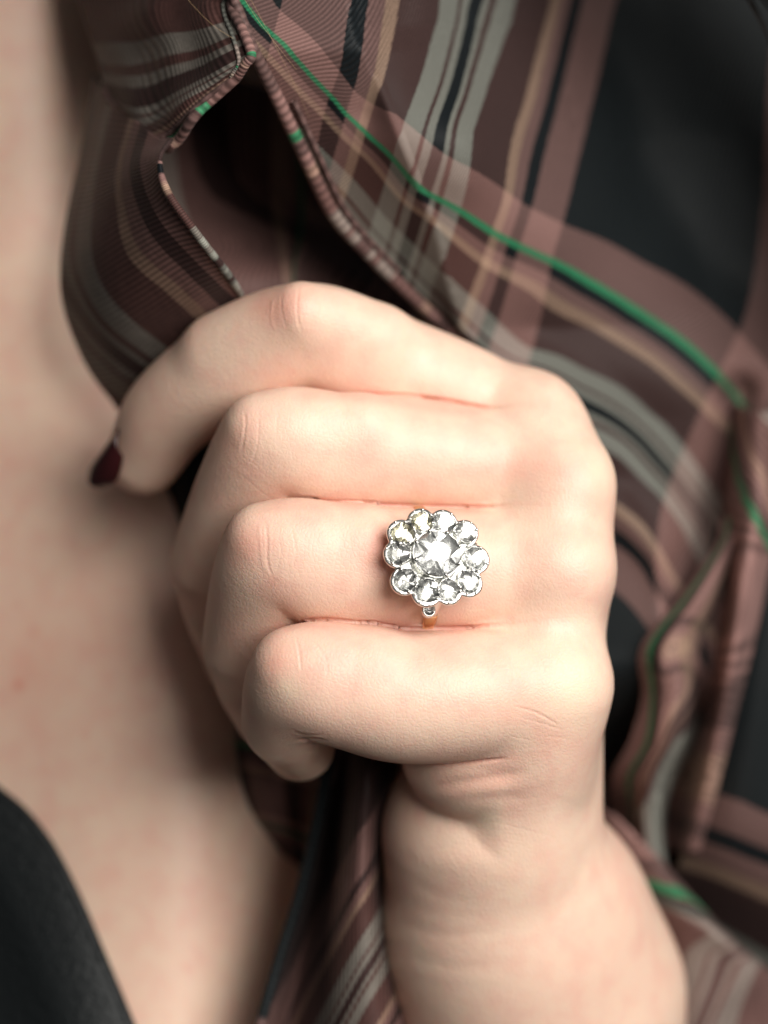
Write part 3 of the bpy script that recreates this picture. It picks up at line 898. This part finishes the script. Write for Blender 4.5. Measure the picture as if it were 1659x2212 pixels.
net("placket_end", [
    [(300, 880, 5.4), (380, 880, 5.0), (480, 880, 5.2), (600, 880, 5.6)],
    [(345, 1000, 6.0), (410, 1000, 5.4), (500, 1000, 5.4), (620, 1000, 5.8)],
    [(375, 1120, 6.2), (430, 1120, 5.5), (510, 1120, 5.6), (640, 1120, 6.0)],
    [(395, 1260, 6.2), (450, 1260, 5.6), (530, 1260, 5.6), (660, 1260, 6.0)],
    [(430, 1420, 6.2), (480, 1420, 5.6), (560, 1420, 5.6), (690, 1420, 6.0)],
    [(480, 1560, 6.4), (530, 1560, 5.6), (600, 1560, 5.6), (720, 1560, 6.0)]],
    [10, 16, 22, 36], [6, 10, 14, 18, 22, 26])

# --- right-hand folds under the wrist
net("lower_front", [
    [(1556, 1120, 6.6), (1580, 1120, 6.2), (1590, 1120, 6.1), (1600, 1120, 6.3), (1620, 1120, 6.9)],
    [(1548, 1180, 6.1), (1562, 1180, 5.9), (1574, 1180, 5.8), (1588, 1180, 6.2), (1605, 1180, 7.2)],
    [(1472, 1290, 5.75), (1488, 1290, 5.5), (1512, 1290, 5.3), (1538, 1290, 5.8), (1562, 1290, 7.6)],
    [(1386, 1400, 5.7), (1410, 1400, 5.4), (1440, 1400, 5.1), (1485, 1400, 5.5), (1530, 1400, 7.6)],
    [(1390, 1500, 5.8), (1412, 1500, 5.5), (1440, 1500, 5.2), (1475, 1500, 5.4), (1518, 1500, 7.6)],
    [(1362, 1600, 6.0), (1402, 1600, 5.6), (1425, 1600, 5.3), (1452, 1600, 5.5), (1495, 1600, 7.6)],
    [(1322, 1680, 6.7), (1362, 1680, 6.2), (1385, 1680, 5.8), (1412, 1680, 5.8), (1455, 1680, 7.6)],
    [(1325, 1770, 8.0), (1360, 1770, 7.2), (1380, 1770, 6.4), (1400, 1770, 6.2), (1430, 1770, 7.6)],
    [(1350, 1900, 8.2), (1378, 1900, 7.4), (1394, 1900, 6.6), (1412, 1900, 6.3), (1438, 1900, 7.6)]],
    [[104, 106, 108, 109, 110]] * 3 + [[104, 106, 95, 96, 101], [104, 106, 109, 108, 80], [104, 106, 109, 84, 80], [104, 106, 109, 84, 80], [104, 106, 80, 80, 80], [104, 106, 80, 80, 80]],
    [[38.5, 41.4, 47, 50, 54]] * 4 + [[33, 41.4, 46, 50, 58], [33, 41.4, 48, 60, 66], [34, 41.4, 48, 60, 66], [34, 38, 48, 60, 66], [34, 38, 48, 60, 66]])
net("sleeve_fold", [
    [(1575, 860, 7.4), (1605, 880, 6.3), (1645, 890, 5.8), (1710, 880, 6.4)],
    [(1555, 1060, 7.6), (1590, 1070, 6.0), (1640, 1070, 5.4), (1690, 1080, 6.2)],
    [(1552, 1200, 8.0), (1582, 1200, 6.0), (1620, 1190, 5.2), (1668, 1180, 6.2)],
    [(1520, 1380, 8.2), (1555, 1380, 6.2), (1588, 1380, 5.2), (1628, 1380, 6.2)],
    [(1492, 1540, 8.4), (1528, 1540, 6.8), (1558, 1540, 5.6), (1588, 1540, 6.3)],
    [(1450, 1680, 8.6), (1492, 1690, 7.4), (1522, 1690, 6.2), (1547, 1700, 6.5)],
    [(1420, 1830, 8.6), (1460, 1840, 8.0), (1485, 1840, 7.0), (1510, 1840, 7.0)]],
    [[109, 108, 107, 106], [108, 107, 106, 105], [107, 106, 105, 104], [107, 106, 105, 104], [101.5, 101, 101, 100.5], [95.5, 95, 95, 94.5], [108, 107, 106, 105]],
    [[40, 50, 62, 66], [32, 38.6, 46, 60], [32, 35, 37.5, 41.6], [33, 35, 37, 39], [33, 35, 37, 39], [33, 35, 37, 39], [33, 35, 37, 39]])
net("sleeve", [
    [(1660, 1050, 6.6), (1700, 1060, 6.6), (1760, 1060, 6.8), (1830, 1060, 7)],
    [(1640, 1240, 6.5), (1690, 1240, 6.4), (1750, 1240, 6.6), (1830, 1240, 7)],
    [(1590, 1480, 6.5), (1650, 1480, 6.3), (1720, 1490, 6.5), (1830, 1500, 7)],
    [(1540, 1705, 6.7), (1600, 1725, 6.4), (1680, 1760, 6.5), (1830, 1800, 7)],
    [(1500, 1785, 7.0), (1580, 1815, 6.6), (1680, 1855, 6.7), (1830, 1900, 7)],
    [(1470, 1860, 7.4), (1560, 1890, 7.0), (1680, 1940, 7.0), (1830, 1980, 7)],
    [(1430, 1960, 8.2), (1540, 2010, 8.0), (1680, 2090, 8.0), (1830, 2160, 8)],
    [(1420, 2100, 9.0), (1540, 2200, 9.0), (1680, 2300, 9.0), (1830, 2400, 9)]],
    [114, 120, 130, 138], [20, 14, 6, 0, -10.7, -17, -30, -40])
net("cuff", [
    [(1260, 1720, 7.2), (1285, 1740, 6.8), (1310, 1755, 6.5), (1330, 1765, 6.5), (1350, 1790, 7.0)],
    [(1300, 1790, 6.8), (1330, 1800, 6.4), (1365, 1815, 6.2), (1395, 1830, 6.2), (1425, 1860, 6.8)],
    [(1340, 1880, 6.6), (1385, 1890, 6.2), (1425, 1905, 6.0), (1465, 1920, 6.0), (1505, 1950, 6.7)],
    [(1380, 1960, 6.6), (1440, 1970, 6.1), (1495, 1990, 5.9), (1545, 2010, 6.0), (1590, 2040, 6.9)],
    [(1410, 2060, 6.8), (1480, 2070, 6.2), (1562, 2080, 6.0), (1620, 2095, 6.1), (1680, 2120, 7.1)],
    [(1410, 2200, 7.0), (1460, 2205, 6.3), (1512, 2210, 6.0), (1570, 2210, 6.2), (1720, 2230, 7.2)],
    [(1400, 2330, 7.0), (1430, 2335, 6.4), (1460, 2340, 6.1), (1540, 2340, 6.3), (1760, 2360, 7.2)]],
    [[104, 106, 108, 109, 110], [104, 106, 108, 109, 110], [104, 108, 110, 111, 111], [53, 56, 60, 66, 78], [53, 61, 73, 82, 92], [54, 62, 73, 82, 94], [54, 62, 73, 82, 94]],
    [34, 36, 40.5, 46.5, 47, 47.5, 48])

# ------------------------------------------------------------------ the ring
RC = P(933, 1204, 0.42)
n_ = np.array([0.21, -1.0, 0.30]); n_ /= np.linalg.norm(n_)
x_ = np.array([1.0, 0.0, 0.06]); x_ -= n_ * (x_ @ n_); x_ /= np.linalg.norm(x_)
y_ = np.cross(n_, x_)
RM = np.stack([x_, y_, n_], 1)       # local -> world
ring = empty("diamond_ring", RC, "cluster ring of ten diamonds round a larger one on the ring finger", "ring")
def loc2w(V):
    return np.asarray(V, float) @ RM.T + RC
MM = 0.001

def brilliant(r, table=0.50, crown=0.34, pav=0.24, jit=0.0, seed=0):
    rng = np.random.default_rng(seed)
    V = []
    a8 = np.arange(8) * math.pi / 4
    for a in a8: V.append((table * math.cos(a), table * math.sin(a), crown))                       # 0-7
    for a in a8 + math.pi / 8: V.append((0.77 * math.cos(a), 0.77 * math.sin(a), crown * 0.56))    # 8-15
    a16 = np.arange(16) * math.pi / 8
    for a in a16: V.append((math.cos(a), math.sin(a), 0.03))                                       # 16-31
    for a in a16: V.append((math.cos(a), math.sin(a), -0.03))                                      # 32-47
    for a in a8 + math.pi / 8: V.append((0.50 * math.cos(a), 0.50 * math.sin(a), -pav * (0.22 if len(V) % 2 else 0.55)))     # 48-55
    for a in a8: V.append((0.08 * math.cos(a), 0.08 * math.sin(a), -pav))                          # 56-63 culet facet
    V = np.array(V)
    V += rng.normal(0, jit, V.shape) * np.array([1, 1, 0.6])
    F = [tuple(range(8))]
    for k in range(8):
        k1 = (k + 1) % 8; km = (k - 1) % 8
        F.append((k, 8 + k, k1))                                   # star
        F.append((k, 8 + km, 16 + 2 * k)); F.append((k, 16 + 2 * k, 8 + k))   # kite in two
        F.append((8 + k, 16 + 2 * k, 16 + 2 * k + 1)); F.append((8 + k, 16 + 2 * k + 1, 16 + (2 * k + 2) % 16))
    for k in range(16):
        k1 = (k + 1) % 16
        F.append((16 + k, 32 + k, 32 + k1, 16 + k1))
    for k in range(8):
        k1 = (k + 1) % 8; km = (k - 1) % 8
        F.append((48 + k, 32 + 2 * k + 1, 32 + 2 * k)); F.append((48 + k, 32 + (2 * k + 2) % 16, 32 + 2 * k + 1))
        F.append((32 + 2 * k, 48 + km, 56 + k)); F.append((32 + 2 * k, 56 + k, 48 + k))
        F.append((48 + k, 56 + k, 56 + k1))
    F.append(tuple(range(63, 55, -1)))
    return V * r, F

def place(V, c, nrm=(0, 0, 1), spin=0.0):
    nrm = np.array(nrm, float); nrm /= np.linalg.norm(nrm)
    a = np.cross([0, 1, 0], nrm); a /= np.linalg.norm(a); b = np.cross(nrm, a)
    R = np.stack([a, b, nrm], 1)
    cs, sn = math.cos(spin), math.sin(spin)
    Z = np.array([[cs, -sn, 0], [sn, cs, 0], [0, 0, 1]])
    return V @ Z.T @ R.T + np.array(c)

def lathe(prof, n=24, close=False):
    prof = np.array(prof, float)
    a = np.linspace(0, 2 * math.pi, n, endpoint=False)
    V = np.stack([prof[:, None, 0] * np.cos(a), prof[:, None, 0] * np.sin(a), np.broadcast_to(prof[:, None, 1], (len(prof), n))], -1).reshape(-1, 3)
    i = np.arange(len(prof) * n).reshape(len(prof), n)
    F = np.stack([i[:-1], np.roll(i, -1, 1)[:-1], np.roll(i, -1, 1)[1:], i[1:]], -1).reshape(-1, 4).tolist()
    return V, F

def bead(r, sz=1.0):
    V, F = [], []
    n, m = 8, 5
    for j in range(m):
        th = math.pi * (j + 0.5) / m
        for i in range(n):
            V.append((r * math.sin(th) * math.cos(2 * math.pi * i / n), r * math.sin(th) * math.sin(2 * math.pi * i / n), r * sz * math.cos(th)))
    for j in range(m - 1):
        for i in range(n):
            F.append((j * n + i, (j + 1) * n + i, (j + 1) * n + (i + 1) % n, j * n + (i + 1) % n))
    F.append(tuple(range(n))); F.append(tuple(range((m - 1) * n, m * n))[::-1])
    return np.array(V), F

def part(name, V, F, mat, parent=ring, smooth=True):
    return mk(name, loc2w(V), [tuple(f) for f in F], mat, parent, smooth=smooth, root=RC)

def stone(name, V, F, warm=False):
    o = part(name, V, F, DIAMOND_WARM if warm else DIAMOND, smooth=False)
    o.data.materials.append(PAVILION_WARM if warm else PAVILION)
    for k, p in enumerate(o.data.polygons):
        p.material_index = 1 if k >= 57 else 0
    return o

def scallop(scale, z, n=160):
    a = np.linspace(0, 2 * math.pi, n, endpoint=False)
    r = np.zeros(n)
    for (c, rr) in LOBES:
        ca, cd = math.atan2(c[1], c[0]), math.hypot(*c)
        d = np.arctan2(np.sin(a - ca), np.cos(a - ca))
        disc = rr * rr - (cd * np.sin(d)) ** 2
        v = np.where((disc > 0) & (np.abs(d) < 1.2), cd * np.cos(d) + np.sqrt(np.maximum(disc, 0)), 0)
        r = np.maximum(r, v)
    return np.stack([r * scale * np.cos(a), r * scale * np.sin(a), np.full(n, z)], -1)

CR_ = 3.45 * MM
V, F = brilliant(CR_, 0.47, 0.30, 0.24, 0.03, 3)
stone("centre_stone", place(V, (0.55 * MM, 0.25 * MM, 1.3 * MM), (-0.05, 0.0, 1), 0.2), F)
# gallery under the centre stone
V, F = lathe([(1.6, -2.4), (2.3, -1.2), (3.0, 0.2), (3.42, 1.05), (3.62, 1.15), (3.62, 0.95), (3.2, 0.0), (2.5, -1.4), (1.8, -2.5)], 40)
part("centre_collet", place(V * MM, (0.55 * MM, 0.25 * MM, 0)), F, PLATINUM)
for k in range(8):
    a = k * math.pi / 4 + 0.3
    V, F = bead(0.36 * MM, 1.1)
    part("claw", V + np.array([0.55 * MM + 3.42 * MM * math.cos(a), 0.25 * MM + 3.42 * MM * math.sin(a), 1.42 * MM]), F, PLATINUM)

SIDE = [(700, 320), (960, 340), (1220, 450), (1340, 760), (1260, 1040), (1020, 1140), (760, 1150), (500, 1020), (420, 700), (470, 460)]
LOBES = []
for k, (zx, zy) in enumerate(SIDE):
    qx, qy = 783 + zx * 0.1823, 1069 + zy * 0.1823
    # where that line of sight meets the cluster's plane
    o0 = np.array([0, -D, 0]); dr = P(qx, qy, 1.0) - o0
    t = ((RC - o0) @ n_) / (dr @ n_)
    l = (o0 + dr * t - RC) @ RM
    ang = math.atan2(l[1], l[0])
    tilt = np.array([0.30 * math.cos(ang), 0.30 * math.sin(ang), 1.0]); tilt /= np.linalg.norm(tilt)
    r = (1.58 + 0.07 * math.sin(k * 2.3)) * MM
    c = np.array([l[0], l[1], 0.25 * MM])
    LOBES.append(((l[0], l[1]), r * 1.36))
    rd = np.array([math.cos(ang), math.sin(ang), 0.0])
    def stretch(V, f=1.12, c=c, rd=rd):
        return V + ((V - c) @ rd)[:, None] * rd * (f - 1)
    V, F = lathe([(0.55, -1.75), (0.75, -0.9), (0.97, -0.1), (1.03, 0.06), (1.09, 0.05), (1.13, -0.12), (1.12, -0.8), (1.05, -1.35), (0.85, -1.9)], 28)
    so = part("side_collet", stretch(place(V * r, c, tilt)), F, PLATINUM)
    V, F = brilliant(r * 1.02, 0.46, 0.34, 0.28, 0.035, 10 + k)
    so2 = stone("side_stone", stretch(place(V, c, tilt, k * 0.7)), F, k in (0, 9))
    if k == 0: so2["label"] = "pale champagne tinted stone at the top of the cluster"
    for j in range(8):
        a = j * math.pi / 4 + ang + 0.39
        V, F = bead((0.27 if j % 2 else 0.20) * MM, 0.9)
        Vp = stretch(place(V + np.array([r * 1.08 * math.cos(a), r * 1.08 * math.sin(a), 0.16 * MM]), c, tilt))
        mk("bead", loc2w(Vp), [tuple(f) for f in F], PLATINUM, so, root=RC)
# scalloped base plate that carries the collets
rings = [(0.30, -1.6), (0.78, -1.5), (0.86, -1.9), (0.96, -1.2), (1.0, -0.40), (0.99, -0.14), (0.965, -0.06), (0.90, -0.02), (0.80, 0.0), (0.55, 0.1), (0.3, -0.5)]
V = np.concatenate([scallop(sc, z * MM) for sc, z in rings])
F = grid_faces(len(rings), 160).tolist() + [(i * 160 + 159, i * 160, (i + 1) * 160, (i + 1) * 160 + 159) for i in range(len(rings) - 1)]
F = [tuple(f)[::-1] for f in F]
part("scalloped_plate", V, F, PLATINUM)
# grooved ridges between neighbouring collets
for k in range(10):
    a_, b_ = np.array(LOBES[k][0]), np.array(LOBES[(k + 1) % 10][0])
    m_ = (a_ + b_) / 2; u_ = m_ / np.linalg.norm(m_)
    t_ = np.linspace(-1, 1, 12)
    pts = np.array([[*(m_ + u_ * tt * 1.0 * MM), (0.42 - 0.22 * tt * tt - 0.12 * tt) * MM] for tt in t_])
    V, F = tube(pts, 0.20 * MM * (1 - 0.6 * t_ ** 2) + 0.03 * MM, 6)
    part("ridge", V, F.tolist(), PLATINUM)

# band round the finger
BC = P(910, 1230, 1.68)
def band_arc(a0, a1, r, w0, w1, th, n, wob=0.0):
    """Closed strip of rectangular section; angle 0 = towards the viewer, 90 deg = down."""
    axis = np.array([1.0, 0.10, 0.05]); axis /= np.linalg.norm(axis)
    f = np.array([0, -1.0, 0]); f -= axis * (f @ axis); f /= np.linalg.norm(f)
    g = np.cross(f, axis); g = g if g[2] < 0 else -g
    V, F = [], []
    sec = [(-1, 0), (-0.95, 0.7), (-0.6, 1), (0.6, 1), (0.95, 0.7), (1, 0)]
    for i in range(n):
        t = i / (n - 1); a = a0 + (a1 - a0) * t; ww = w0 + (w1 - w0) * t
        rad = np.cos(a) * f + np.sin(a) * g
        for sx, sy in sec:
            V.append(BC + rad * (r + th * sy) + axis * (ww * sx + 0.0006 * math.cos(a)))
    m = len(sec)
    for i in range(n - 1):
        for j in range(m):
            F.append((i * m + j, i * m + (j + 1) % m, (i + 1) * m + (j + 1) % m, (i + 1) * m + j))
    F.append(tuple(range(m))[::-1]); F.append(tuple(range((n - 1) * m, n * m)))
    return np.array(V), F
rad = math.radians
V, F = band_arc(rad(46), rad(314), 0.0086, 0.00105, 0.00085, 0.0008, 60)
mk("band", V, F, GOLD, ring, root=RC)
for a, b in ((18, 47), (-18, -47)):
    V, F = band_arc(rad(a), rad(b), 0.0085, 0.0019, 0.0010, 0.00092, 24)
    mk("shoulder", V, F, SATIN_PLATINUM, ring, root=RC)
# small stone let into the lower shoulder
sc_ = P(927, 1318, 0.74)
sn_ = np.array([0.2, -1.0, 0.18]); sn_ /= np.linalg.norm(sn_)
lc = (sc_ - RC) @ RM; ln = sn_ @ RM
V, F = lathe([(0.5, -0.9), (0.9, -0.2), (1.02, 0.1), (1.25, 0.1), (1.45, -0.3), (1.5, -1.3), (1.2, -2.0)], 24)
so = part("shoulder_collet", place(V * 0.74 * MM, lc, ln), F, PLATINUM)
V, F = brilliant(0.78 * MM, 0.5, 0.35, 0.25, 0.02, 77)
stone("shoulder_stone", place(V, lc, ln, 0.3), F)

print("verts", len(BV))
